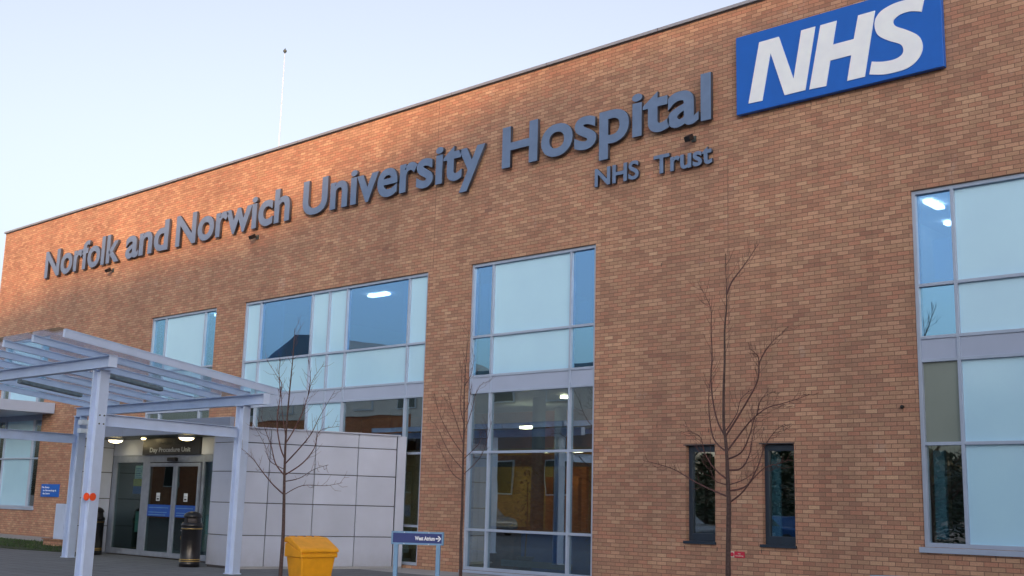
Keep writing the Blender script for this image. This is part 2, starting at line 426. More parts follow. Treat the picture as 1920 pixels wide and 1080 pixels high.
b.quad([(XL, 0, -.2), (XL, 22, -.2), (XL, 22, ZT), (XL, 0, ZT)]); b.quad([(XR, 0, -.2), (XR, 22, -.2), (XR, 22, ZT), (XR, 0, ZT)])
b.quad([(XL, 22, -.2), (XR, 22, -.2), (XR, 22, ZT), (XL, 22, ZT)])
wall = b.obj('wall', 'brick', BR)
one_box('roof', 'slate', BR, XL + .02, XR - .02, .02, 21.98, 10.9, 11.1)
b = MB(); b.box(XL - .05, XR + .05, -.06, .42, ZT + .001, ZT + .065); b.box(XL - .05, XL + .4, .421, 22, ZT + .001, ZT + .065)
b.obj('coping', 'coping', BR)
for k in range(1, 17): one_box('coping_joint', 'lead', BR, XL + k * 3.1 - .006, XL + k * 3.1 + .006, -.063, -.0605, ZT + .001, ZT + .066)
b = MB(); b.box(XL, XR, -.012, -.0005, ZT - .03, ZT); b.obj('drip_edge', 'lead', BR)
for x, z0, z1 in ((-11.83, .95, 8.4), (-20.14, 7.1, 11.4)):
    one_box('movement_joint', 'softjoint', BR, x - .005, x + .005, -.003, -.0005, z0, z1)
for k, (x, z) in enumerate([(-12.85, .78), (-12.12, .78), (-11.18, .78), (-10.45, .78), (-12.3, 2.98), (-10.7, 2.98), (-11.1, 2.98), (-13.4, 6.35), (-11.2, 8.75), (-10.0, 9.02), (-7.0, .86), (-9.4, 8.93), (-13.5, 3.1), (-14.4, 3.1)]):
    one_box('weep_vent', 'lead', BR, x - .006, x + .006, -.004, -.0005, z, z + .07)

def window(hx0, hx1, hz0, hz1, xm, zm, cells, spandrels, y=.07, fw=.055, label=None, outer=.07, fmat='alu', skip=()):
    """xm, zm: mullion / transom centres; cells[row from top][col] -> pane material key"""
    wdw = sub('window', BR, label)
    X = [hx0] + xm + [hx1]; Z = [hz1] + zm + [hz0]
    fr = MB(); d0, d1 = y - .03, y + .10
    fr.box(hx0 + .002, hx0 + outer, d0, d1, hz0 + .002, hz1 - .002); fr.box(hx1 - outer, hx1 - .002, d0, d1, hz0 + .002, hz1 - .002)
    fr.box(hx0 + outer, hx1 - outer, d0, d1, hz1 - outer, hz1 - .002); fr.box(hx0 + outer, hx1 - outer, d0, d1, hz0 + .002, hz0 + outer)
    for x in xm: fr.box(x - fw / 2, x + fw / 2, d0 + .004, d1, hz0 + outer, hz1 - outer)
    for k, z in enumerate(zm):
        segs = [hx0 + outer] + [v for x in xm for v in (x - fw / 2, x + fw / 2)] + [hx1 - outer]
        for a, c in zip(segs[::2], segs[1::2]): fr.box(a, c, d0 + .008, d1, z - fw / 2, z + fw / 2)
    fr.obj('frame', fmat, wdw, bevel=.004)
    def lim(v, arr, h): return v
    for r in range(len(Z) - 1):
        zt = Z[r] - (outer if r == 0 else fw / 2); zb = Z[r + 1] + (outer if r == len(Z) - 2 else fw / 2)
        for c in range(len(X) - 1):
            xa = X[c] + (outer if c == 0 else fw / 2); xb = X[c + 1] - (outer if c == len(X) - 2 else fw / 2)
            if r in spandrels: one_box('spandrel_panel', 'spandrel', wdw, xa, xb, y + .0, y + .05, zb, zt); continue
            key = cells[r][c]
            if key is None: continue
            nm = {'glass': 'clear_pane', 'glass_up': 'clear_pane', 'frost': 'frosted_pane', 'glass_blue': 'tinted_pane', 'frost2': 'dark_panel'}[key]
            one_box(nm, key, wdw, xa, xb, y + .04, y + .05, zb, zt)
    return wdw

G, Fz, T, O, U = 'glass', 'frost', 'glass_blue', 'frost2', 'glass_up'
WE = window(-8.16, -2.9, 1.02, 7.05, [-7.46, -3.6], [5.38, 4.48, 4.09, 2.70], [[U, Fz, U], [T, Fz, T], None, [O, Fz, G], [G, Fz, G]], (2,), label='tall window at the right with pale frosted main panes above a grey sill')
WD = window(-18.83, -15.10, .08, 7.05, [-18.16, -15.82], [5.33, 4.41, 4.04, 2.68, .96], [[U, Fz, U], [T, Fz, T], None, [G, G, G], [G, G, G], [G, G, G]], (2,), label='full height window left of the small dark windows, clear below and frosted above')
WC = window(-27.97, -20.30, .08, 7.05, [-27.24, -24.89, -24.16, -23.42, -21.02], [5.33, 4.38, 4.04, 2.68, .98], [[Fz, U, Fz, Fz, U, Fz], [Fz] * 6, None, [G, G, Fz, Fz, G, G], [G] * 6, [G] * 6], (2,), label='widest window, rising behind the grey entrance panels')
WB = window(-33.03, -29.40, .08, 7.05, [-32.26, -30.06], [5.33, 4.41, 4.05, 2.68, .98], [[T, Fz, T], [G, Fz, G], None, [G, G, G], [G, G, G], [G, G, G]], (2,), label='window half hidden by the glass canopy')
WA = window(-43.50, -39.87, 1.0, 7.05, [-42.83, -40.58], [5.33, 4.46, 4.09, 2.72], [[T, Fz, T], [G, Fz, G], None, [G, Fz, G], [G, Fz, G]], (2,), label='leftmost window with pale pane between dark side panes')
one_box('sill', 'alu', WE, -8.22, -2.84, -.05, .05, .93, 1.018, bevel=.005)
one_box('sill', 'alu', WD, -18.87, -15.06, -.05, .05, .02, .078, bevel=.005)
one_box('sill', 'alu', WA, -43.54, -39.83, -.05, .05, .93, .998, bevel=.005)
for x0, x1, lb in ((-12.81, -12.16, 'small dark framed window left of the tall bare tree'), (-11.15, -10.49, 'small dark framed window right of the tall bare tree')):
    wd = sub('window', BR, lb)
    fr = MB(); z0, z1 = .94, 2.74
    fr.box(x0 + .002, x0 + .08, .09, .2, z0, z1 - .003); fr.box(x1 - .06, x1 - .002, .09, .2, z0, z1 - .003)
    fr.box(x0 + .08, x1 - .06, .09, .2, z1 - .12, z1 - .003); fr.box(x0 + .08, x1 - .06, .09, .2, z0, z0 + .15)
    fr.obj('frame', 'dark_frame', wd, bevel=.006)
    one_box('clear_pane', 'glass', wd, x0 + .08, x1 - .06, .14, .15, z0 + .15, z1 - .12)
    one_box('sill', 'dark_frame', wd, x0 - .05, x1 + .02, -.04, .089, z0 - .05, z0 + .001, bevel=.004)
    one_box('lintel', 'lead', wd, x0 - .06, x1 + .01, -.008, .089, z1 + .0, z1 + .022)

# interiors
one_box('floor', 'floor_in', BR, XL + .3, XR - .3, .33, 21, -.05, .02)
one_box('floor', 'greycol', BR, XL + .3, XR - .3, .23, 21, 4.12, 4.34)
one_box('ceiling', 'ceil', BR, XL + .3, XR - .3, .33, 21, 7.1, 7.2)
one_box('back_wall', 'plaster', BR, XL + .3, XR - .3, 7.2, 7.3, 4.35, 7.09)
one_box('back_wall', 'ochre', BR, XL + .3, -13.7, 9.6, 9.7, .03, 4.1)
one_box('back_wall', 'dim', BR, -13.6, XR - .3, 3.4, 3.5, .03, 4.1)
for x in (-38.5, -28.8, -19.5, -14.4, -9.1): one_box('partition', 'plaster', BR, x - .06, x + .06, .33, 7.19, 4.35, 7.09)
for x in (-38.5, -28.8, -13.65, -9.1): one_box('partition', 'plaster', BR, x - .06, x + .06, .33, 3.39 if x > -14 else 9.59, .03, 4.1)
one_box('partition', 'orange_wall', BR, -22.1, -20.9, 6.6, 6.75, .03, 2.35)
one_box('partition', 'orange_wall', BR, -23.2, -21.9, 8.2, 8.3, .03, 2.7)
one_box('partition', 'orange_wall', BR, -28.7, -13.75, 5.2, 5.3, 3.1, 4.1)
one_box('bulkhead', 'greycol', BR, -22.5, -13.75, 3.2, 3.35, 2.5, 2.78)
for x, y in ((-18.55, 2.2), (-19.9, 4.6), (-16.4, 3.4), (-24.6, 3.0)):
    c = MB(); c.lathe([(.16, .03), (.16, 4.1)], 20, c=(x, y)); c.obj('column', 'greycol', BR)
# radiators and blinds just inside
one_box('radiator', 'greycol', BR, -18.0, -16.0, .40, .47, .2, .33)
one_box('curtain', 'frost', BR, -21.45, -21.06, .25, .33, 5.38, 7.0)
one_box('curtain', 'frost', BR, -27.2, -26.5, .25, .33, 5.38, 7.0)
one_box('curtain', 'frost', BR, -11.14, -10.93, .26, .31, 1.0, 2.7)
one_box('curtain', 'frost', BR, -18.72, -18.45, .25, .3, 5.45, 6.6)
one_box('curtain', 'frost', BR, -15.75, -15.5, .25, .3, 5.45, 5.9)
one_box('curtain', 'frost', BR, -7.9, -7.6, .25, .3, 5.45, 6.2)
one_box('curtain', 'frost', BR, -8.05, -7.86, .26, .34, 1.15, 2.6)
def lamp(x, y, z, lx, ly):
    c = MB(); c.box(x - lx / 2, x + lx / 2, y - ly / 2, y + ly / 2, z - .06, z); c.obj('ceiling_light', 'tube' if z > 5 else 'tube_warm', BR)
lamp(-23.74, 1.4, 7.08, .75, .18); lamp(-18.3, .6, 7.08, .25, .1); lamp(-16.6, 3.2, 7.08, .22, .15); lamp(-8.2, 1.1, 7.08, .15, .6); lamp(-8.55, 2.6, 7.08, .12, .2)
lamp(-30.6, .9, 7.08, .2, .3); lamp(-30.5, 3.5, 7.08, .4, .2)
lamp(-25.3, 7.8, 3.42, .7, .3); lamp(-22.05, 6.4, 3.09, .25, .12); lamp(-21.3, 6.4, 3.09, .4, .2); lamp(-20.8, 6.4, 3.09, .3, .2)
lamp(-17.6, 2.0, 4.09, .15, .1); lamp(-20.1, 3.6, 3.55, .5, .2)
lamp(-8.6, 1.6, 4.09, .35, .15); lamp(-12.6, 1.7, 4.09, .1, .1); lamp(-33.0, 3, 4.09, 1.0, .2)

dk = thing('reception_desk', 'low blue fronted desk seen through the lower panes of the full height window', 'desk', (-17.4, 1.9, .02))
one_box('front_panel', 'desk', dk, -18.4, -15.9, 1.5, 1.56, .03, .92)
one_box('worktop', 'wood', dk, -18.45, -15.85, 1.45, 2.2, .93, .97)
cb = thing('wooden_cabinet', 'brown wooden cabinet behind the lower left pane of the full height window', 'cabinet', (-19.6, 1.5, .02))
one_box('body', 'wood', cb, -19.2, -18.45, 1.3, 1.8, .03, 1.0); one_box('top', 'wood', cb, -19.24, -18.41, 1.26, 1.84, 1.001, 1.03)
def indoor_plant(x, y, h, label, n=420, spread=.55):
    p = thing('potted_plant', label, 'plant', (x, y, .02))
    c = MB(); c.lathe([(.14, .0), (.18, .32), (.2, .34), (.2, .36), (.16, .36), (.15, .3)], 20); c.obj('pot', 'pvc', p, world=False)
    c = MB(); c.tube([(0, 0, .3), (.03, .02, h * .5), (0, .03, h * .8)], [.02, .016, .01]); c.obj('stem', 'wood', p, world=False)
    c = MB()
    for k in range(n):
        t = random.uniform(.35, 1); a = random.uniform(0, 6.28); r = spread * random.random() ** .6 * (1.1 - abs(t - .7))
        q = Vector((r * math.cos(a), r * math.sin(a), h * t)); d = Vector((math.cos(a), math.sin(a), random.uniform(-.6, .4))) * random.uniform(.08, .18); s_ = Vector((-math.sin(a), math.cos(a), 0)) * .022
        c.quad([q, q + d * .5 + s_, q + d, q + d * .5 - s_])
    c.obj('leaves', 'leaf', p, world=False)
indoor_plant(-18.0, 1.2, 2.5, 'tall dark indoor plant behind the middle pane of the full height window')
indoor_plant(-15.55, .8, 1.5, 'small indoor plant at the right edge of the full height window', 200, .3)

# ------------------------------------------------------------------ entrance lobby
LB = thing('entrance_lobby', 'grey panelled entrance lobby with sliding glass doors under the canopy', 'entrance', (-25, -2, 0))
def clad(name, a, b, z0, z1, rows, cols, m='panel', th=.05, gap=.018, label=None):
    """panels with real open joints over a dark backing, from plan point a to b (outside on the right-hand side)"""
    a = Vector((*a, 0)); c = Vector((*b, 0)); d = (c - a); L = d.length; d.normalize(); n = Vector((d.y, -d.x, 0))
    back = MB(); back.hexa([a + Vector((0, 0, z0)), c + Vector((0, 0, z0)), c - n * .12 + Vector((0, 0, z0)), a - n * .12 + Vector((0, 0, z0)),
                            a + Vector((0, 0, z1 - .01)), c + Vector((0, 0, z1 - .01)), c - n * .12 + Vector((0, 0, z1 - .01)), a - n * .12 + Vector((0, 0, z1 - .01))])
    back.obj('wall', 'joint', LB)
    zz = [z0] + rows + [z1]; cc = [0] + [v * L for v in cols] + [L]
    for i in range(len(cc) - 1):
        for j in range(len(zz) - 1):
            u0 = cc[i] + (gap / 2 if i else 0); u1 = cc[i + 1] - (gap / 2 if i < len(cc) - 2 else 0)
            w0 = zz[j] + (gap / 2 if j else 0); w1 = zz[j + 1] - (gap / 2 if j < len(zz) - 2 else 0)
            p = MB(); o0 = a + d * u0; o1 = a + d * u1; q = n * th
            p.hexa([o0 + q + Vector((0, 0, w0)), o1 + q + Vector((0, 0, w0)), o1 + n * .002 + Vector((0, 0, w0)), o0 + n * .002 + Vector((0, 0, w0)),
                    o0 + q + Vector((0, 0, w1)), o1 + q + Vector((0, 0, w1)), o1 + n * .002 + Vector((0, 0, w1)), o0 + n * .002 + Vector((0, 0, w1))])
            p.obj(name, m, LB, bevel=.004)
ROWS = [.715, 1.42, 2.10, 2.74]
clad('cladding_panel', (-22.0, -3.86), (-20.80, -.36), .05, 3.06, ROWS, [.175, .462, .742])
clad('cladding_panel', (-20.79, -.33), (-20.72, -.12), .05, 3.06, [], [])
# rounded corner pier beside the doors
def pier(pts, z0, z1):
    b_ = MB(); b_.prism(pts, z0, z1); return b_
rc = []
def arc(cx, cy, r, a0, a1, n=7): return [(cx + r * math.cos(R(a0 + (a1 - a0) * k / n)), cy + r * math.sin(R(a0 + (a1 - a0) * k / n))) for k in range(n + 1)]
outer = [(-23.03, -3.1)] + arc(-22.85, -3.80, .18, 180, 270) + arc(-22.14, -3.80, .2, 270, 345) + [(-22.02, -3.12)]
zz = [.05] + ROWS + [2.95]
for z0, z1 in zip(zz, zz[1:]):
    o = pier(outer, z0 + .009, z1 - .009).obj('pier_panel', 'panel', LB)
    for f in o.data.polygons: f.use_smooth = False
inner = [(-22.99, -3.14)] + arc(-22.85, -3.80, .15, 180, 270) + arc(-22.14, -3.80, .17, 270, 345) + [(-22.06, -3.16)]
pier(inner, .0, 2.94).obj('pier_core', 'joint', LB)
# left return wall, front pier
clad('cladding_panel', (-29.12, -4.0), (-28.98, -4.0), .05, 2.95, ROWS, [])
clad('cladding_panel', (-28.97, -3.95), (-28.97, -3.14), .05, 2.95, ROWS, [])
clad('cladding_panel', (-29.14, -.1), (-29.14, -3.98), .05, 3.06, ROWS, [.25, .5, .75])
# fascia, soffit, roof, header
for x0, x1 in ((-29.14, -26.8), (-26.785, -24.5), (-24.485, -22.16)):
    one_box('fascia_panel', 'panel', LB, x0, x1, -4.1, -3.98, 2.96, 3.30, bevel=.004)
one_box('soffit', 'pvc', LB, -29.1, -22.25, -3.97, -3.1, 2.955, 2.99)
b = MB(); b.prism([(-29.1, -3.96), (-22.1, -3.96), (-20.9, -.4), (-20.9, -.05), (-29.1, -.05)], 2.995, 3.05); b.obj('roof', 'slate', LB)
b = MB(); b.bar((-21.97, -3.9, 3.075), (-20.74, -.3, 3.075), .12, .03); b.obj('coping', 'panel', LB)
b = MB(); b.bar((-21.91, -3.9, .025), (-20.66, -.2, .025), .18, .05); b.obj('plinth', 'concrete', LB)
for x0, x1 in ((-28.95, -27.39), (-24.74, -23.05)):
    one_box('header_panel', 'panel', LB, x0, x1, -3.12, -3.0, 2.545, 2.95)
one_box('floor', 'floor_in', LB, -29.0, -22.2, -3.05, -.1, -.02, .025)
one_box('inner_wall', 'plaster', LB, -28.9, -27.1, -.4, -.3, .03, 2.9)
one_box('inner_wall', 'orange_wall', LB, -27.09, -25.2, -.35, -.3, .03, 2.9)
one_box('inner_wall', 'wood', LB, -25.19, -22.6, -.4, -.3, .03, 2.9)
# doors
Y = -3.12
fr = MB()
fr.box(-28.95, -28.72, Y, Y + .1, .03, 2.54); fr.box(-27.40, -27.06, Y, Y + .1, .03, 2.54); fr.box(-24.67, -24.58, Y, Y + .1, .03, 2.54); fr.box(-24.14, -23.05, Y, Y + .1, .03, 2.54)
for x0, x1 in ((-28.72, -27.40), (-27.06, -24.67), (-24.58, -24.14)): fr.box(x0, x1, Y + .002, Y + .1, 2.36, 2.54)
for x0, x1 in ((-28.72, -27.40), (-24.58, -24.14)): fr.box(x0, x1, Y + .002, Y + .1, .03, .17)
fr.obj('door_frame', 'door_alu', LB, bevel=.006)
one_box('side_light', 'glass_clear', LB, -28.72, -27.40, Y + .04, Y + .05, .17, 2.36)
one_box('side_light', 'glass_clear', LB, -24.58, -24.14, Y + .04, Y + .05, .17, 2.36)
for x0, x1, l_ in ((-27.05, -25.78, 'left sliding door leaf'), (-25.76, -24.675, 'right sliding door leaf, partly behind the litter bin')):
    d = sub('sliding_door', LB, l_)
    f = MB(); f.box(x0, x0 + .09, Y - .05, Y - .005, .04, 2.34); f.box(x1 - .09, x1, Y - .05, Y - .005, .04, 2.34)
    f.box(x0 + .09, x1 - .09, Y - .048, Y - .006, 2.25, 2.34); f.box(x0 + .09, x1 - .09, Y - .048, Y - .006, .04, .16); f.obj('frame', 'door_alu', d, bevel=.004)
    one_box('clear_pane', 'glass_clear', d, x0 + .09, x1 - .09, Y - .03, Y - .02, .16, 2.25)
    one_box('blue_band', 'blueband', d, x0 + .09, x1 - .09, Y - .034, Y - .031, 1.02, 1.31)
    for k, zc in enumerate((1.235, 1.12, 1.06)):
        one_box('band_stripe', 'signframe', d, x0 + .15, x1 - .2 - .06 * k, Y - .036, Y - .0345, zc - .008, zc + .008)
    cx = -26.5 if x0 < -27 else -25.24
    one_box('notice', 'paper', d, cx - .085, cx + .085, Y - .036, Y - .032, 1.40, 1.60)
    g = MB(); g.box(cx - .05, cx + .05, Y - .039, Y - .0365, 1.43, 1.47); g.box(cx - .07, cx + .07, Y - .039, Y - .0365, 1.51, 1.52); g.obj('notice_print', 'dark_panel', d)
one_box('door_sensor', 'black', LB, -26.1, -25.75, -3.24, -3.125, 2.38, 2.47, bevel=.02)
one_box('notice', 'paper', LB, -27.86, -27.44, Y + .053, Y + .058, 1.95, 2.28); one_box('notice', 'yellowp', LB, -27.90, -27.44, Y + .053, Y + .058, 1.76, 1.94)
one_box('notice', 'blueband', LB, -27.90, -27.44, Y + .053, Y + .058, 1.56, 1.75); one_box('notice', 'greenp', LB, -27.66, -27.44, Y + .053, Y + .058, .60, 1.12)
one_box('notice', 'greenp', LB, -24.42, -24.2, Y + .053, Y + .058, .66, 1.12)
g = MB()
for k in range(6): g.box(-27.82, -27.50 - .04 * (k % 3), Y + .0505, Y + .0525, 1.98 + k * .045, 1.995 + k * .045)
g.obj('notice_print', 'blueband', LB)
# bulkhead lights on the soffit
for x, y in ((-28.0, -3.62), (-24.65, -3.62)):
    bl = sub('bulkhead_light', LB)
    c = MB(); c.lathe([(.19, 2.90), (.2, 2.925), (.2, 2.954)], 28, c=(x, y)); c.obj('rim', 'white', bl)
    c = MB(); c.lathe([(.001, 2.835), (.09, 2.845), (.15, 2.87), (.175, 2.899)], 28, c=(x, y)); c.obj('diffuser', 'warm', bl)
c = MB(); c.lathe([(.05, 2.92), (.06, 2.954)], 16, c=(-27.0, -3.4)); c.obj('soffit_spotlight', 'warm', LB)

SG = thing('entrance_sign', 'dark panel over the sliding doors reading Day Procedure Unit', 'sign', (-26, -3.15, 2.5))
one_box('panel', 'dark_panel', SG, -27.38, -24.75, -3.18, -3.05, 2.545, 2.953)
word(SG, 'Arthur South', -26.62, -25.46, 2.79, .105, -3.186, .004, 'pvc', bold=.015, split=False, name='lettering')
word(SG, 'Day Procedure Unit', -27.02, -25.14, 2.61, .115, -3.186, .004, 'lettergrey', bold=.02, split=False, name='lettering')

# ------------------------------------------------------------------ canopy
CN = thing('entrance_canopy', 'lilac grey steel canopy with ribbed glass roof standing before the lobby', 'canopy', (-22, -7, 0))
P1, P2, P3 = Vector((-19.52, -8.63, 0)), Vector((-20.40, -4.97, 0)), Vector((-27.25, -5.0, 0)); P4 = P3 + (P1 - P2)
slope = -.087
def zr(y, z0=3.625): return z0 + slope * (y + 4.97)
def hpost(P, top, name='post', label=None):
    c = MB(); w_, t = .105, .022
    d = (P1 - P2).normalized(); s_ = Vector((-d.y, d.x, 0))
    for k in (-1, 1):
        q = P + d * 0 + s_ * (w_ - t / 2) * k
        c.hexa([q + d * e * w_ + s_ * g * t / 2 + Vector((0, 0, z)) for z in (.0, top) for e, g in ((-1, -1), (1, -1), (1, 1), (-1, 1))])
    c.hexa([P + s_ * e * (w_ - t) + d * g * .012 + Vector((0, 0, z)) for z in (.0, top) for e, g in ((-1, -1), (1, -1), (1, 1), (-1, 1))])
    c.box(P.x - .12, P.x + .12, P.y - .12, P.y + .12, top + .001, top + .02)
    c.box(P.x - .13, P.x + .13, P.y - .13, P.y + .13, .006, .025)
    o = c.obj(name, 'metal', CN, bevel=.003)
    if label: o['label'] = label
    return o
p1o = hpost(P1, 3.70, label='nearest post with an orange reflector'); hpost(P2, 3.38); hpost(P3, 3.38); hpost(P4, 3.70)
b = MB(); b.ibeam(P4 + Vector((-.6, 0, 3.83)), P1 + Vector((.55, -.1, 3.83)), .15, .21); b.obj('beam', 'metal', CN)
b = MB(); b.box(P1.x + .55, P1.x + .565, P1.y - .18, P1.y - .02, 3.722, 3.938); b.obj('end_plate', 'metal', CN)
b = MB(); b.ibeam(P3 + Vector((-.25, 0, 3.51)), P2 + Vector((.78, 0, 3.51)), .15, .21); b.obj('beam', 'metal', CN)
b = MB(); b.box(P2.x + .78, P2.x + .795, P2.y - .08, P2.y + .08, 3.402, 3.618); b.obj('end_plate', 'metal', CN)
dd = (P1 - P2).normalized()
for A, B in ((P1, P2), (P4, P3)):
    b = MB(); b.ibeam(A - dd * .16 + Vector((0, 0, 2.83)), B + dd * .16 + Vector((0, 0, 2.84)), .1, .22); b.obj('tie_beam', 'metal', CN)
pn = Vector((-18.60, -9.85, 0)); pf = Vector((-19.88, -4.45, 0))
for i in range(8):
    a = pn + Vector((-1.15 * i, 0, 0)); c = pf + Vector((-1.10 * i, 0, 0))
    a.z = zr(a.y) + .105; c.z = zr(c.y) + .105
    b = MB(); b.bar(a, c, .05, .11); d_ = (c - a).normalized()
    b.bar(a + Vector((0.01, 0, .0615)), c + Vector((.01, 0, .0615)), .07, .012); b.bar(a + Vector((0.01, 0, -.058)), c + Vector((.01, 0, -.058)), .06, .006)
    if i == 0: b.bar(a + Vector((.032, 0, .005)), c + Vector((.032, 0, .005)), .012, .15)
    b.obj('purlin', 'metal', CN)
# glass roof: sheets lie on the purlins
for i in range(7):
    a = pn + Vector((-1.15 * i, 0, 0)); a2 = pn + Vector((-1.15 * (i + 1), 0, 0)); c = pf + Vector((-1.10 * i, 0, 0)); c2 = pf + Vector((-1.10 * (i + 1), 0, 0))
    e = (pn - pf).normalized() * .14
    b = MB(); v = []
    for dz in (.166, .178):
        for p in (a + e + Vector((.05 if i == 0 else -.008, 0, 0)), c - e + Vector((.05 if i == 0 else -.008, 0, 0)), c2 - e, a2 + e):
            v.append(Vector((p.x, p.y, zr(p.y) + dz)))
    b.hexa(v); b.obj('glass_sheet', 'canopy_glass', CN)
# strip lights under the roof
def lerpz(x, y): return Vector((x, y, zr(y)))
for (xa, ya), (xb, yb) in (((-24.55, -7.85), (-25.0, -6.2)), ((-21.30, -7.75), (-21.75, -6.1))):
    b = MB(); a = Vector((xa, ya, zr(ya) - .02)); c = Vector((xb, yb, zr(yb) - .02)); b.bar(a, c, .13, .09)
    b.obj('strip_light', 'strip', CN, bevel=.02)
# orange reflectors and floodlights
def disc(P, off, z, r, m, name, parent, nrm):
    nrm = Vector(nrm).normalized(); u = Vector((-nrm.y, nrm.x, 0)); o0 = P + off + Vector((0, 0, z)); c = MB()
    f0 = [c.bm.verts.new(o0 + u * r * math.cos(k * .3927 / 1.25) + Vector((0, 0, r * math.sin(k * .3927 / 1.25)))) for k in range(20)]
    f1 = [c.bm.verts.new(o0 + nrm * .012 + u * r * math.cos(k * .3927 / 1.25) + Vector((0, 0, r * math.sin(k * .3927 / 1.25)))) for k in range(20)]
    c.bm.faces.new(f0[::-1]); c.bm.faces.new(f1)
    for k in range(20): c.bm.faces.new([f0[k], f0[(k + 1) % 20], f1[(k + 1) % 20], f1[k]])
    return c.obj(name, m, parent)
sdir = Vector((-dd.y, dd.x, 0))
for z in (2.45, 2.62, 3.05, 3.2):
    disc(P1, dd * .013 + sdir * .05 - sdir * .04, z, .014, 'pvc', 'bolt', CN, dd)
for z in (2.75, 2.9):
    disc(P1, sdir * .106 + dd * .05, z, .014, 'pvc', 'bolt', CN, sdir); disc(P1, sdir * .106 - dd * .05, z, .014, 'pvc', 'bolt', CN, sdir)
disc(P1, sdir * .108 + dd * .045, 1.47, .068, 'orange', 'reflector', CN, sdir)
disc(P1, dd * .108 + sdir * .035, 1.47, .068, 'orange', 'reflector', CN, dd)
one_box('control_box', 'metal', CN, -27.95, -27.47, -5.08, -4.92, .42, 1.27, bevel=.01)
one_box('flood_light', 'white', CN, P3.x + .16, P3.x + .34, -5.15, -4.95, 3.18, 3.30, bevel=.01)
one_box('flood_light', 'white', CN, P3.x + .16, P3.x + .34, -5.15, -4.95, 2.98, 3.09, bevel=.01)

# neighbouring flat canopy on the facade, cut by the left edge of the photograph
NC = thing('flat_canopy', 'flat grey metal canopy on the facade at the far left edge', 'canopy', (-43, -.5, 4.2))
one_box('roof_slab', 'spandrel', NC, -50, -38.95, -2.0, -.02, 4.24, 4.60, bevel=.01)
one_box('bracket', 'metal', NC, -43.9, -43.75, -1.9, -.02, 4.08, 4.238)

# ------------------------------------------------------------------ facade signs
LT = thing('hospital_name_lettering', 'large blue grey raised letters reading Norfolk and Norwich University Hospital', 'sign lettering', (-26, 0, 9.2))
for t, x0, x1 in (('Norfolk', -40.86, -35.52), ('and', -35.10, -32.46), ('Norwich', -32.02, -26.12), ('University', -25.52, -18.50), ('Hospital', -17.94, -12.20)):
    word(LT, t, x0 * .9926, x1 * .9926, 9.17, .983, -.14, .075, 'letter', 'letter_side', bold=.025)
L2 = thing('trust_lettering', 'small blue grey raised letters reading NHS Trust below the hospital name', 'sign lettering', (-14, 0, 8.3))
word(L2, 'NHS', -15.08, -13.91, 8.275, .40, -.10, .06, 'letter', 'letter_side', bold=.025)
word(L2, 'Trust', -13.53, -12.12, 8.275, .40, -.10, .06, 'letter', 'letter_side', bold=.025)
NS = thing('blue_logo_sign', 'blue rectangular board with slanted white letters NHS near the roof edge', 'sign', (-9.5, 0, 9.1))
one_box('board', 'nhs_blue', NS, -11.53, -7.42, -.13, -.02, 9.12, 10.72, bevel=.008)
one_box('board_edge', 'letter_side', NS, -11.50, -7.45, -.019, -.003, 9.15, 10.69)
NN = [(-11.254, 9.295), (-10.999, 10.49), (-10.571, 10.49), (-10.276, 9.56), (-10.094, 10.49), (-9.804, 10.49), (-10.039, 9.288), (-10.469, 9.288), (-10.757, 10.215), (-10.951, 9.288)]
HH = [(-9.953, 9.281), (-9.698, 10.485), (-9.368, 10.485), (-9.459, 10.038), (-9.042, 10.038), (-8.945, 10.47), (-8.619, 10.47), (-8.855, 9.27), (-9.194, 9.27), (-9.100, 9.742), (-9.519, 9.742), (-9.615, 9.27)]
SC = [(-7.766, 10.208), (-7.946, 10.268), (-8.117, 10.272), (-8.249, 10.221), (-8.286, 10.151), (-8.233, 10.062), (-8.044, 9.944), (-7.838, 9.78), (-7.77, 9.589), (-7.81, 9.426), (-7.92, 9.303), (-8.071, 9.233), (-8.286, 9.215), (-8.503, 9.225), (-8.765, 9.29), (-8.712, 9.52), (-8.494, 9.465), (-8.277, 9.458), (-8.146, 9.512), (-8.121, 9.615), (-8.181, 9.718), (-8.394, 9.84), (-8.565, 9.974), (-8.63, 10.125), (-8.619, 10.30), (-8.503, 10.43), (-8.281, 10.50), (-8.06, 10.51), (-7.86, 10.49), (-7.705, 10.45)]
def smooth_closed(pts, fixed, n=4):
    out = []; L = len(pts)
    for i in range(L):
        p0, p1, p2, p3 = pts[i - 1], pts[i], pts[(i + 1) % L], pts[(i + 2) % L]
        if i in fixed: p0 = p1
        if (i + 1) % L in fixed: p3 = p2
        if i in fixed and (i + 1) % L in fixed: out.append(p1); continue
        for k in range(n):
            t = k / n
            out.append(tuple(.5 * ((2 * p1[j]) + (-p0[j] + p2[j]) * t + (2 * p0[j] - 5 * p1[j] + 4 * p2[j] - p3[j]) * t * t + (-p0[j] + 3 * p1[j] - 3 * p2[j] + p3[j]) * t ** 3) for j in (0, 1)))
    return out
for pts in (NN, HH, smooth_closed(SC, {0, 14, 15, 29})):
    b = MB(); b.prism(pts, -.145, -.1305, axis='y'); bmesh.ops.triangulate(b.bm, faces=[f for f in b.bm.faces if len(f.verts) > 4]); b.obj('letter', 'white', NS)

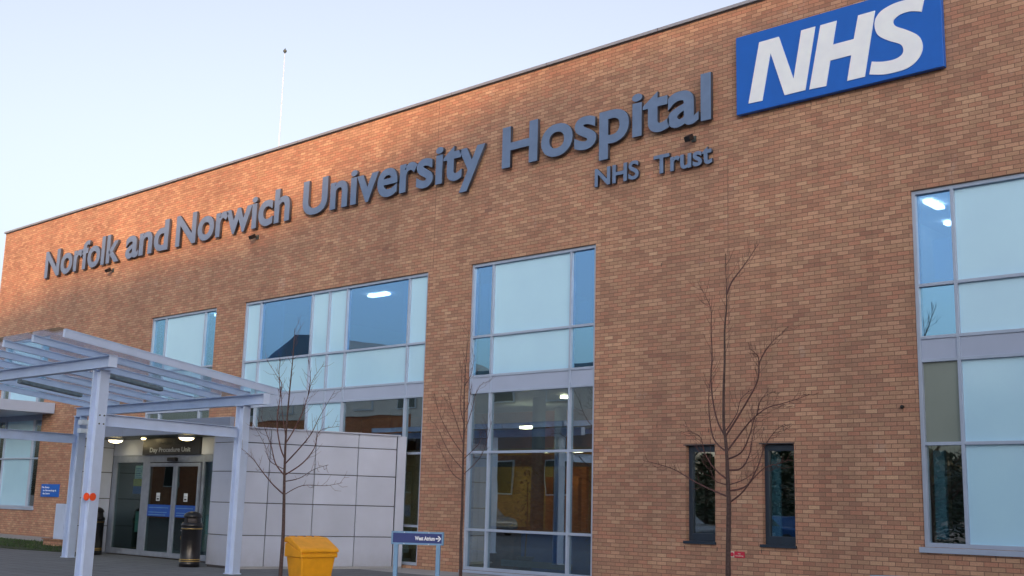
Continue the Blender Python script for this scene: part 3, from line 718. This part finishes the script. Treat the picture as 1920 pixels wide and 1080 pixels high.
# small fittings on the wall
def wall_lamp(x, z, label):
    t = thing('wall_floodlight', label, 'floodlight', (x, 0, z), 0, 'small floodlights below the lettering')
    c = MB(); c.box(-.05, .05, -.03, -.001, -.06, .06); c.bar((0, -.02, 0), (0, -.16, -.03), .03, .03); c.obj('bracket', 'pvc', t, world=False)
    c = MB(); c.bar((0, -.12, .02), (0, -.27, -.07), .13, .11); c.obj('lamp_head', 'black', t, world=False, bevel=.012)
wall_lamp(-35.78, 8.93, 'small black floodlight under the word Norfolk'); wall_lamp(-27.55, 8.93, 'small black floodlight under the word Norwich'); wall_lamp(-12.6, 8.88, 'small black floodlight under the word Hospital, above Trust')
b = MB(); b.lathe([(.03, 0), (.03, .05), (.015, .06)], 16)
o = b.obj('wall_vent', 'black', org=(0, 0, 0)); o.location = (-8.43, -.001, 3.32); o.rotation_euler = (R(90), 0, 0); tag(o, 'tiny round black vent on the brickwork left of the right hand window', 'vent')
t = thing('wall_fitting', 'small dark sensor on the brick just left of the canopy post', 'sensor', (-36.2, 0, 2.9))
c = MB(); c.box(-.06, .06, -.14, -.001, -.05, .05); c.obj('body', 'black', t, world=False, bevel=.01); c = MB(); c.lathe([(.02, -.09), (.04, -.05)], 12, c=(0, -.08)); c.obj('lens', 'pvc', t, world=False)

BS = thing('blue_wall_sign', 'small blue sign with three lines of white writing on the brick at lower left', 'sign', (-38.7, 0, 1.4))
one_box('panel', 'nhs_blue', BS, -39.36, -38.08, -.03, -.003, 1.40, 1.83, bevel=.004)
for i, (tx, x0, x1) in enumerate((('No Entry', -39.30, -38.75), ('to Dermatology &', -39.20, -38.25), ('the Centre', -39.20, -38.7))):
    word(BS, tx, x0, x1, 1.695 - i * .105, .055, -.035, .003, 'white', bold=.03, split=False, name='lettering')
RS = thing('no_smoking_sign', 'small red and cream no smoking notice on the brick beside the tall bare tree', 'sign', (-11.7, 0, .7))
one_box('panel', 'red', RS, -11.745, -11.53, -.014, -.002, .68, .79); one_box('symbol_panel', 'cream', RS, -11.83, -11.747, -.014, -.002, .68, .79)
c = MB(); c.lathe([(.030, 0), (.038, 0), (.038, .003), (.030, .003)], 24)
rg = c.obj('ring', 'red', RS, world=False); rg.location = (-11.789 + 11.7, -.018, .735 - .7); rg.rotation_euler = (R(90), 0, 0)
c = MB(); c.bar((-11.81, -.0165, .757), (-11.768, -.0165, .713), .003, .006, up=(0, 1, 0)); c.obj('slash', 'red', RS)
word(RS, 'No', -11.665, -11.61, .742, .022, -.0165, .002, 'cream', bold=.02, split=False, name='lettering'); word(RS, 'Smoking', -11.72, -11.555, .705, .022, -.0165, .002, 'cream', bold=.02, split=False, name='lettering')

# ------------------------------------------------------------------ free-standing signs
def post_sign(name, label, A, B, top, h, text=None):
    A = Vector((*A, 0)); B = Vector((*B, 0)); d = (B - A); L = d.length; d.normalize(); rz = math.atan2(d.y, d.x)
    t = thing(name, label, 'sign', (A + B) / 2, rz, None)
    for s_ in (-1, 1):
        c = MB(); c.box(s_ * (L / 2 - .085) - .035, s_ * (L / 2 - .085) + .035, -.03, .03, 0, top - h + .001); c.obj('post', 'signframe', t, world=False, bevel=.006)
    c = MB(); c.box(-L / 2, L / 2, -.035, .035, top - .03, top); c.box(-L / 2, L / 2, -.035, .035, top - h, top - h + .03); c.box(-L / 2, -L / 2 + .03, -.035, .035, top - h + .03, top - .03); c.box(L / 2 - .03, L / 2, -.035, .035, top - h + .03, top - .03)
    c.obj('frame', 'signframe', t, world=False, bevel=.005)
    c = MB(); c.box(-L / 2 + .03, L / 2 - .03, -.03, .03, top - h + .03, top - .03); c.obj('panel', 'navy', t, world=False)
    for xx in (-L * .25, L * .22):
        for zz_ in (top - .018, top - h + .012):
            c = MB(); c.box(xx - .006, xx + .006, -.039, -.0355, zz_ - .004, zz_ + .008); c.obj('rivet', 'white', t, world=False)
    return t, L
t, L = post_sign('direction_sign', 'low navy direction sign on two light blue posts reading West Atrium with arrow', (-14.80, -5.71), (-14.09, -5.19), 1.045, .215)
L0 = t.location.copy()
def local_word(t, *a, **k):
    # build lettering in the sign's own frame
    keep = t.location.copy(); t.location = (0, 0, 0); r = word(t, *a, **k); t.location = keep; return r
local_word(t, 'West Atrium', -L / 2 + .40, -L / 2 + .735, .905, .066, -.034, .003, 'white', bold=.03, split=False, name='lettering')
c = MB(); x0 = L / 2 - .13; zc = .937
c.box(x0, x0 + .055, -.034, -.031, zc - .009, zc + .009); c.prism([(x0 + .03, zc + .045), (x0 + .052, zc + .045), (x0 + .092, zc), (x0 + .052, zc - .045), (x0 + .03, zc - .045), (x0 + .068, zc)], -.0345, -.0312, axis='y')
bmesh.ops.triangulate(c.bm, faces=[f for f in c.bm.faces if len(f.verts) > 4]); c.obj('arrow', 'white', t, world=False)
post_sign('direction_sign', 'low blue sign below the right hand window, only its top edge showing', (-6.06, -6.31), (-5.45, -5.80), .845, .2)

# ------------------------------------------------------------------ litter bins
def litter_bin(x, y, label, h=1.2, r=.225):
    t = thing('litter_bin', label, 'litter bin', (x, y, .004), R(-35), 'black litter bins by the entrance')
    c = MB(); c.lathe([(r, 0), (r, .10), (r - .008, .11), (r - .008, .80), (r, .81), (r, .86)], 40); c.obj('body', 'black', t, world=False)
    for z in (.115, .155, .815):
        c = MB(); c.lathe([(r - .006, z), (r + .004, z + .003), (r + .004, z + .014), (r - .006, z + .017)], 40); c.obj('gold_band', 'gold', t, world=False)
    c = MB(); c.lathe([(r + .004, .865), (r + .012, .88), (r + .012, .91), (r - .005, .93), (r - .01, .95)], 40)
    c.obj('collar', 'black', t, world=False)
    for k in range(4):
        c = MB()
        a = math.pi / 4 + k * math.pi / 2
        for da in (-.22, -.11, 0, .11):
            p = [((r - .012) * math.cos(a + da + e), (r - .012) * math.sin(a + da + e)) for e in (0, .11)]; q_ = [((r - .03) * math.cos(a + da + e), (r - .03) * math.sin(a + da + e)) for e in (0, .11)]
            c.hexa([(*p[0], .94), (*p[1], .94), (*q_[1], .94), (*q_[0], .94), (p[0][0] * .9, p[0][1] * .9, 1.07), (p[1][0] * .9, p[1][1] * .9, 1.07), (q_[1][0] * .9, q_[1][1] * .9, 1.07), (q_[0][0] * .9, q_[0][1] * .9, 1.07)])
        c.obj('hood_upright', 'black', t, world=False)
    c = MB(); c.lathe([(r * .80, .94), (r * .76, 1.06)], 24); c.obj('liner', 'lead', t, world=False)
    c = MB(); c.lathe([(r * .91, 1.065), (r * .86, 1.11), (r * .72, 1.155), (r * .5, 1.185), (r * .25, 1.198), (.001, 1.20)], 40); c.obj('dome', 'black', t, world=False)
    c = MB(); c.lathe([(.001, 0), (.032, .0), (.032, .004), (.001, .004)], 6); e = c.obj('emblem', 'gold', t, world=False); e.location = (0, -r - .0, .62); e.rotation_euler = (R(90), 0, 0); e.scale = (.7, 1.3, 1)
    c = MB(); c.box(-.07, -.01, -r - .012, -r + .02, .765, .785); c.obj('lock', 'coping', t, world=False)
    return t
litter_bin(-22.92, -4.38, 'black round litter bin with gold bands in front of the sliding doors')
litter_bin(-28.45, -3.75, 'black round litter bin half hidden behind the nearest canopy post', 1.1, .24)

# ------------------------------------------------------------------ grit bin
GB = thing('grit_bin', 'yellow plastic grit bin with sloping lid beside the grey panel wall', 'grit bin', (-18.16, -4.75, .005), math.atan2(.98, .1))
GB.scale = (.94, .94, 1.05)
# local x = width (along wall), local y = towards the wall, front at -y
def taper(c, w0, d0, z0, w1, d1, z1, m=None):
    c.hexa([(-w0, -d0, z0), (w0, -d0, z0), (w0, d0, z0), (-w0, d0, z0), (-w1, -d1, z1), (w1, -d1, z1), (w1, d1, z1), (-w1, d1, z1)], m)
c = MB(); taper(c, .35, .25, .05, .40, .30, .44); o = c.obj('body', 'yellow', GB, world=False, bevel=.03)
for x in (-.22, .12):
    c = MB(); c.box(x, x + .12, -.24, .24, 0, .06); c.obj('foot', 'yellow', GB, world=False, bevel=.01)
c = MB(); c.prism([(-.33, .42), (.33, .42), (.33, .66), (.22, .68), (-.33, .50)], -.43, .43, axis='x')
c.obj('rim', 'yellow', GB, world=False, bevel=.018)
c = MB(); c.prism([(-.35, .505), (-.35, .56), (-.30, .59), (.12, .765), (.30, .775), (.335, .75), (.335, .665), (.22, .685)], -.445, .445, axis='x')
c.obj('lid', 'yellow', GB, world=False, bevel=.02)
for x in (-.3, -.1, .1, .3):
    c = MB(); c.box(x - .03, x + .03, .20, .36, .768, .785); c.obj('hinge', 'yellow', GB, world=False, bevel=.006)

# low brick kerb wall
b = MB(); b.box(-33.5, -31.4, -2.62, -2.4, 0, .2); b.box(-33.54, -31.36, -2.66, -2.36, .2005, .235, 'brick')
tag(b.obj('low_brick_wall', 'brick', org=(-32.4, -2.5, 0)), 'low brick kerb wall at the end of the pale footpath', 'low wall')

# flagpole behind the parapet
FP = thing('flagpole', 'slim white flagpole with ball top rising behind the parapet', 'flagpole', (-35.35, 6, 11.1))
c = MB(); c.lathe([(.024, 0), (.010, 7.35)], 14); c.obj('pole', 'paper', FP, world=False)
c = MB(); c.lathe([(.02, 7.34)] + [(.07 * math.sin(a * .3), 7.43 - .07 * math.cos(a * .3)) for a in range(1, 10)] + [(.001, 7.56)], 16); c.obj('finial', 'pvc', FP, world=False)
c = MB(); c.lathe([(.1, 0), (.1, .25), (.06, .3)], 14); c.obj('base', 'coping', FP, world=False)

# ------------------------------------------------------------------ bare young trees
def cr(P, n=5):
    out = []
    for i in range(len(P) - 1):
        p0, p1, p2, p3 = P[max(i - 1, 0)], P[i], P[i + 1], P[min(i + 2, len(P) - 1)]
        for k in range(n):
            t = k / n
            out.append(.5 * (2 * p1 + (p2 - p0) * t + (2 * p0 - 5 * p1 + 4 * p2 - p3) * t * t + (3 * p1 - 3 * p2 + p3 - p0) * t ** 3))
    return out + [P[-1]]

def bare_tree(label, trunk, branches, Y, ox, oy, s, base, r0, seed):
    rnd = random.Random(seed)
    px = lambda p, off: at(ox + p[0] / s, oy + p[1] / s, Y + off)
    tp = [base] + [px(p, 0) for p in trunk]
    root = thing('bare_tree', label, 'tree', base, 0, 'young bare trees along the facade')
    n = len(tp); c = MB(); sp = cr(tp); m_ = len(sp)
    c.tube(sp, [max(.0045, r0 * (1 - .93 * (i / (m_ - 1)) ** .8)) for i in range(m_)], 9)
    c.obj('trunk', 'bark', root)
    def twigs(c, pts, r, dens):
        for k in range(1, len(pts) - 1):
            if rnd.random() > dens: continue
            d = (pts[k + 1] - pts[k - 1]).normalized(); a = rnd.uniform(0, 6.28)
            side = d.cross(Vector((math.cos(a), math.sin(a), .3))).normalized()
            L = rnd.uniform(.07, .38); e = (d * .9 + side * rnd.uniform(.5, 1)).normalized()
            p = pts[k]; mid = p + e * L * .5; end = mid + (e + Vector((0, 0, .5))).normalized() * L * .5
            c.tube([p, mid, end], [.0032, .0028, .0016], 4, cap=False)
            if rnd.random() < .5:
                e2 = (e + side * -.7).normalized(); c.tube([mid, mid + e2 * L * .4], [.0026, .0015], 4, cap=False)
    c = MB(); twigs(c, sp[int(m_ * .62):], .004, .9); c.obj('twigs', 'twig', root)
    for br in branches:
        a = rnd.choice((-1, 1)) * rnd.uniform(.15, .55); L = len(br)
        # start on the trunk itself
        pts = [px(p, a * (i / (L - 1)) ** .8) for i, p in enumerate(br)]
        zz_ = pts[0].z; near = min(sp, key=lambda q: abs(q.z - zz_)); 
        if (near - pts[0]).length < .25: pts[0] = near
        sp_b = cr(pts); nb = len(sp_b); rb = .0125 if L > 4 else .008
        c = MB(); c.tube(sp_b, [max(.0036, rb * 1.2 * (1 - .82 * i / (nb - 1))) for i in range(nb)], 6)
        twigs(c, sp_b[nb // 4:], rb, .95)
        c.obj('branch', 'twig', root)
    return root
def tree_at(label, trunk, branches, Y, ox, oy, s, r0, seed):
    p = at(ox + trunk[0][0] / s, oy + trunk[0][1] / s, Y)
    q_ = at(ox + trunk[1][0] / s, oy + trunk[1][1] / s, Y)
    return bare_tree(label, trunk, branches, Y, ox, oy, s, Vector((p.x, Y, 0)), r0, seed)
T3 = ([(279, 1080), (280, 950), (281, 850), (277, 760), (275, 700), (270, 640), (265, 600), (265, 480), (268, 400), (268, 300), (274, 230), (274, 190), (272, 130), (270, 60)],
    [[(275, 190), (290, 150), (320, 110), (345, 75), (375, 30)], [(268, 640), (245, 590), (230, 520), (225, 450), (228, 380), (225, 300), (225, 240), (210, 200), (190, 165)],
     [(275, 645), (320, 560), (360, 490), (375, 450), (380, 400), (410, 350), (440, 320), (470, 290)], [(375, 450), (376, 400), (370, 380), (345, 360)],
     [(275, 690), (310, 640), (350, 590), (400, 550), (450, 535), (500, 520), (535, 505)], [(370, 570), (385, 520), (430, 495)],
     [(278, 712), (320, 690), (345, 640), (360, 590), (378, 550)], [(281, 752), (320, 740), (345, 700), (355, 650), (368, 580)],
     [(283, 850), (320, 820), (350, 780), (375, 730), (395, 670), (430, 620), (460, 600)], [(282, 817), (330, 800), (370, 760), (400, 735), (440, 725), (475, 712)],
     [(278, 824), (220, 805), (170, 780), (110, 745), (60, 728), (10, 715)], [(279, 802), (240, 780), (225, 745), (222, 700)], [(276, 770), (235, 740), (205, 690), (190, 640), (150, 620)],
     [(272, 690), (235, 650), (220, 580), (218, 500), (225, 450)], [(281, 795), (330, 775), (370, 745)], [(272, 625), (305, 570), (320, 520), (355, 490)]])
tree_at('tallest bare young tree, between the two small dark windows', *T3, -3.6, 1200, 440, 1.6889, .045, 3)
T1 = ([(226, 1080), (235, 950), (238, 850), (240, 740), (243, 650), (248, 560), (258, 450), (268, 350), (272, 290), (275, 245)],
    [[(243, 640), (270, 590), (300, 530), (320, 470), (335, 420), (372, 365)], [(320, 470), (328, 410), (320, 350)], [(243, 700), (290, 650), (330, 600), (360, 540), (410, 455)],
     [(240, 770), (290, 750), (340, 720), (388, 705)], [(240, 740), (300, 700), (340, 650), (360, 590), (425, 575)], [(238, 795), (200, 770), (160, 720), (130, 680), (95, 650)],
     [(239, 745), (210, 700), (195, 640), (180, 600), (160, 540)], [(242, 685), (225, 640), (215, 560), (225, 480), (230, 430), (212, 400), (180, 350)], [(227, 470), (222, 400), (225, 350)],
     [(240, 805), (300, 775), (380, 775), (435, 765)], [(245, 610), (232, 520), (228, 440)], [(240, 720), (190, 690), (175, 640), (130, 560)]])
tree_at('bare young tree in front of the grey panel wall, beside the yellow grit bin', *T1, -5.4, 400, 480, 1.8, .045, 5)
T2 = ([(141, 1060), (142, 960), (146, 860), (148, 760), (150, 680), (152, 600), (152, 520), (155, 450), (160, 380), (168, 300)],
    [[(151, 640), (175, 560), (190, 500), (215, 465)], [(155, 480), (175, 440), (185, 380)], [(148, 775), (120, 760), (95, 720), (68, 655)], [(150, 700), (110, 640), (75, 570), (58, 500)],
     [(151, 660), (130, 600), (110, 540), (100, 500)], [(152, 705), (200, 660), (225, 610)], [(150, 765), (190, 720), (215, 680), (240, 590)], [(152, 560), (170, 520), (168, 450), (160, 395)],
     [(150, 740), (105, 690), (60, 600), (30, 590)], [(152, 600), (140, 540), (145, 470), (140, 400)]])
tree_at('slim bare tree against the left edge of the full height window', *T2, -2.2, 780, 440, 1.6872, .04, 9)

# ------------------------------------------------------------------ unseen surroundings: some mirrored in the glass, some added to shade the facade
OB = thing('opposite_wing', 'hospital wing across the car park with brick base, cream upper wall and pitched roof', 'building', (-55, -34, 0))
b = MB(); b.box(-78, -36, -46, -33, 0, 7.3); b.obj('wall', 'brick_far', OB)
b = MB(); b.box(-78, -57, -46, -32.9, 7.31, 9.4); b.box(-56.99, -35.9, -46, -32.9, 6.2, 9.4); b.obj('upper_wall', 'cladcream', OB)
one_box('glazed_band', 'darkglass', OB, -56.95, -36, -32.98, -32.92, 5.2, 6.19)
b = MB(); b.prism([(-79, 9.4), (-69.5, 13.6), (-66, 13.2), (-57, 9.6), (-57, 9.4)], -46.5, -32.4, axis='y'); b.obj('roof', 'slate', OB)
one_box('roof', 'slate', OB, -57, -35.6, -46.5, -32.2, 9.41, 9.7)
for k in range(9):
    x = -76 + k * 4.4
    wd = sub('window', OB); one_box('frame', 'white', wd, x, x + 1.9, -32.88, -32.8, 7.7, 9.0); one_box('pane', 'cladcream' if k % 2 else 'darkglass', wd, x + .08, x + 1.82, -32.79, -32.77, 7.78, 8.92)
    if x > -36: break
    wd = sub('window', OB); one_box('frame', 'white', wd, x, x + 1.9, -32.99, -32.9, 2.2, 4.2); one_box('pane', 'darkglass', wd, x + .08, x + 1.82, -32.89, -32.87, 2.28, 4.12)
one_box('added_end_cover', 'darkglass', OB, -35.89, -35.8, -46, -32.9, .3, 9.2); one_box('walkway_roof', 'slate', OB, -62, -34, -31.5, -29.0, 4.6, 5.3)  # dark end cover added so the sunlit end wall is not mirrored
O2 = thing('shading_block', 'tall unseen block far behind the camera, shaped to shade most of the facade', 'building', (105, -112, 0))
b = MB(); b.box(60, 150, -128, -110.8, 0, 20); b.obj('wall', 'brick_far', O2)
b = MB(); b.prism([(140, 0), (140, 35), (112, 35), (107, 34.6), (105, 34.2), (101.5, 33.4), (99.5, 32.8), (97, 32.5), (86, 32.4), (81, 31.8), (74, 30.4), (66, 28), (66, 0)], -110.75, -110, axis='y'); b.obj('shadow_profile_wall', 'brick_far', O2)  # outline shaped to throw the sloping shadow edge onto the facade
for i in range(14):
    for j in range(4):
        x = 63 + i * 5.8; wd = sub('window', O2); one_box('frame', 'white', wd, x, x + 2.6, -109.99, -109.9, 1.8 + j * 4, 3.9 + j * 4); one_box('pane', 'darkglass', wd, x + .1, x + 2.5, -109.89, -109.87, 1.9 + j * 4, 3.8 + j * 4)

RW = thing('added_shade_wing', 'unseen brick wing, added at the right to shade the facade', 'building', (16, -10, 0))  # wing added out of view to darken the right part of the facade
one_box('wall', 'brick_far', RW, 10, 24, -20, -.05, 0, 9.6); one_box('roof', 'slate', RW, 9.8, 24.2, -20.2, -.04, 9.61, 9.8)
for k in range(4):
    y = -18.5 + k * 4.6
    for z in (1, 5): wd = sub('window', RW); one_box('frame', 'white', wd, 9.93, 9.99, y, y + 2, z, z + 2.2); one_box('pane', 'darkglass', wd, 9.9, 9.925, y + .1, y + 1.9, z + .1, z + 2.1)

def car(x, y, rz, m, label):
    t = thing('parked_car', label, 'car', (x, y, 0), rz, 'cars in the car park')
    c = MB(); c.prism([(-2.1, .32), (2.1, .32), (2.12, .7), (1.9, .86), (1.0, .95), (.35, 1.42), (-1.2, 1.45), (-1.95, 1.0), (-2.12, .9)], -.85, .85, axis='y'); c.obj('body', m, t, world=False, bevel=.09)
    c = MB(); c.prism([(.93, .98), (.33, 1.36), (-1.15, 1.39), (-1.75, 1.0)], -.862, .862, axis='y'); c.obj('side_window', 'darkglass', t, world=False)
    for wx in (-1.3, 1.3):
        for wy in (-.82, .82):
            c = MB(); c.lathe([(.2, -.1), (.32, -.09), (.32, .09), (.2, .1)], 24); o = c.obj('wheel', 'rubber', t, world=False); o.location = (wx, wy, .32); o.rotation_euler = (R(90), 0, 0)
            c = MB(); c.lathe([(.001, -.08), (.2, -.095), (.2, .095), (.001, .08)], 16); k = c.obj('rim', 'carsilver', o, world=False)
    return t
car(-26.5, -27, R(12), 'carblue', 'blue hatchback in the car park behind the camera')
car(-31.5, -26.5, R(8), 'carsilver', 'silver hatchback in the car park behind the camera')
car(-49, -25.5, R(5), 'carblue', 'blue hatchback nearest the opposite wing')
car(-43.5, -25.8, R(5), 'carsilver', 'silver hatchback nearest the opposite wing')
def park_tree(x, y, h, seed, label):
    rnd = random.Random(seed); t = thing('car_park_tree', label, 'tree', (x, y, 0), 0, 'bare trees in the car park')
    tr = MB(); cr_ = MB()
    def grow(c, p, d, L, r, n):
        q = p + d * L; c.tube([p, (p + q) / 2 + Vector((rnd.uniform(-.05, .05),) * 3) * L, q], [r, r * .85, r * .7], 5 if n else 8, cap=False)
        if r < .008: return
        for k in range(3 if n else 4):
            a = rnd.uniform(0, 6.28); e = (d * 1.1 + Vector((math.cos(a), math.sin(a), .25)) * rnd.uniform(.35, .75)).normalized()
            grow(cr_, q, e, L * rnd.uniform(.62, .82), r * .62, n + 1)
    grow(tr, Vector((0, 0, 0)), Vector((0, 0, 1)), h * .3, .16, 0)
    tr.obj('trunk', 'bark', t, world=False); cr_.obj('crown', 'bark', t, world=False)
for i, (x, y, h) in enumerate(((-30.5, -30, 8), (-26.5, -30.5, 7), (-22.5, -30, 8.5), (-34, -29.5, 7.5), (-14, -29.5, 8), (-18, -30.3, 7))):
    park_tree(x, y, h, 20 + i, 'bare car park tree number %s of the row behind the camera' % ('one', 'two', 'three', 'four', 'five', 'six')[i])
for i, (x, yb) in enumerate([(v, -32.0) for v in (-33.5, -30, -26.5, -23, -19.5, -16, -12.5)] + [(v, -36.5) for v in (-31.5, -28, -24.5, -21, -17.5, -14, -10.5)]):
    rnd = random.Random(60 + i); h = rnd.uniform(4.0, 4.9) + (.9 if yb < -33 else 0)
    t = thing('evergreen_bush', 'dark evergreen bush in a row behind the camera', 'bush', (x, yb, 0), 0, 'evergreen bushes behind the car park')
    c = MB(); c.tube([(0, 0, 0), (.05, 0, h * .5), (0, .05, h * .85)], [.12, .08, .03]); c.obj('trunk', 'bark', t, world=False)
    c = MB()
    for k in range(2200):
        a = rnd.uniform(0, 6.28); z = h * rnd.random() ** .8; rr = (2.3 * (1 - (z / h) ** 2.2) + .25) * rnd.random() ** .4
        q = Vector((rr * math.cos(a), rr * math.sin(a) * .7, z + .1)); d = Vector((math.cos(a), math.sin(a), rnd.uniform(-.5, .8))) * .22; s_ = Vector((-math.sin(a), math.cos(a), rnd.uniform(-.3, .3))) * .11
        c.quad([q - d * .5, q + s_, q + d * .5, q - s_])
    c.obj('crown', 'leaf', t, world=False)

# far wood on the horizon behind the camera
rnd = random.Random(11); c = MB()
for k in range(16000):
    x = rnd.uniform(-330, 60); y = -165 - rnd.random() * 14 + .12 * x; top = 11 + 3 * math.sin(x * .11) + 2 * math.sin(x * .37 + 1)
    z = top * rnd.random() ** .75; q = Vector((x, y, z)); a = rnd.uniform(0, 3.14); u = Vector((math.cos(a), math.sin(a), rnd.uniform(-.4, .4))) * rnd.uniform(.5, 1.1); v = Vector((rnd.uniform(-.3, .3), 0, 1)) * rnd.uniform(.4, 1.)
    c.quad([q - u, q - v, q + u, q + v])
M['farleaf'] = simple('far_wood_foliage', (.035, .042, .028), .9, 0, .4, .5)
tag(c.obj('far_wood', 'farleaf', org=(-130, -170, 0)), 'dark wood on the far side of the car park', 'wood', kind='stuff')
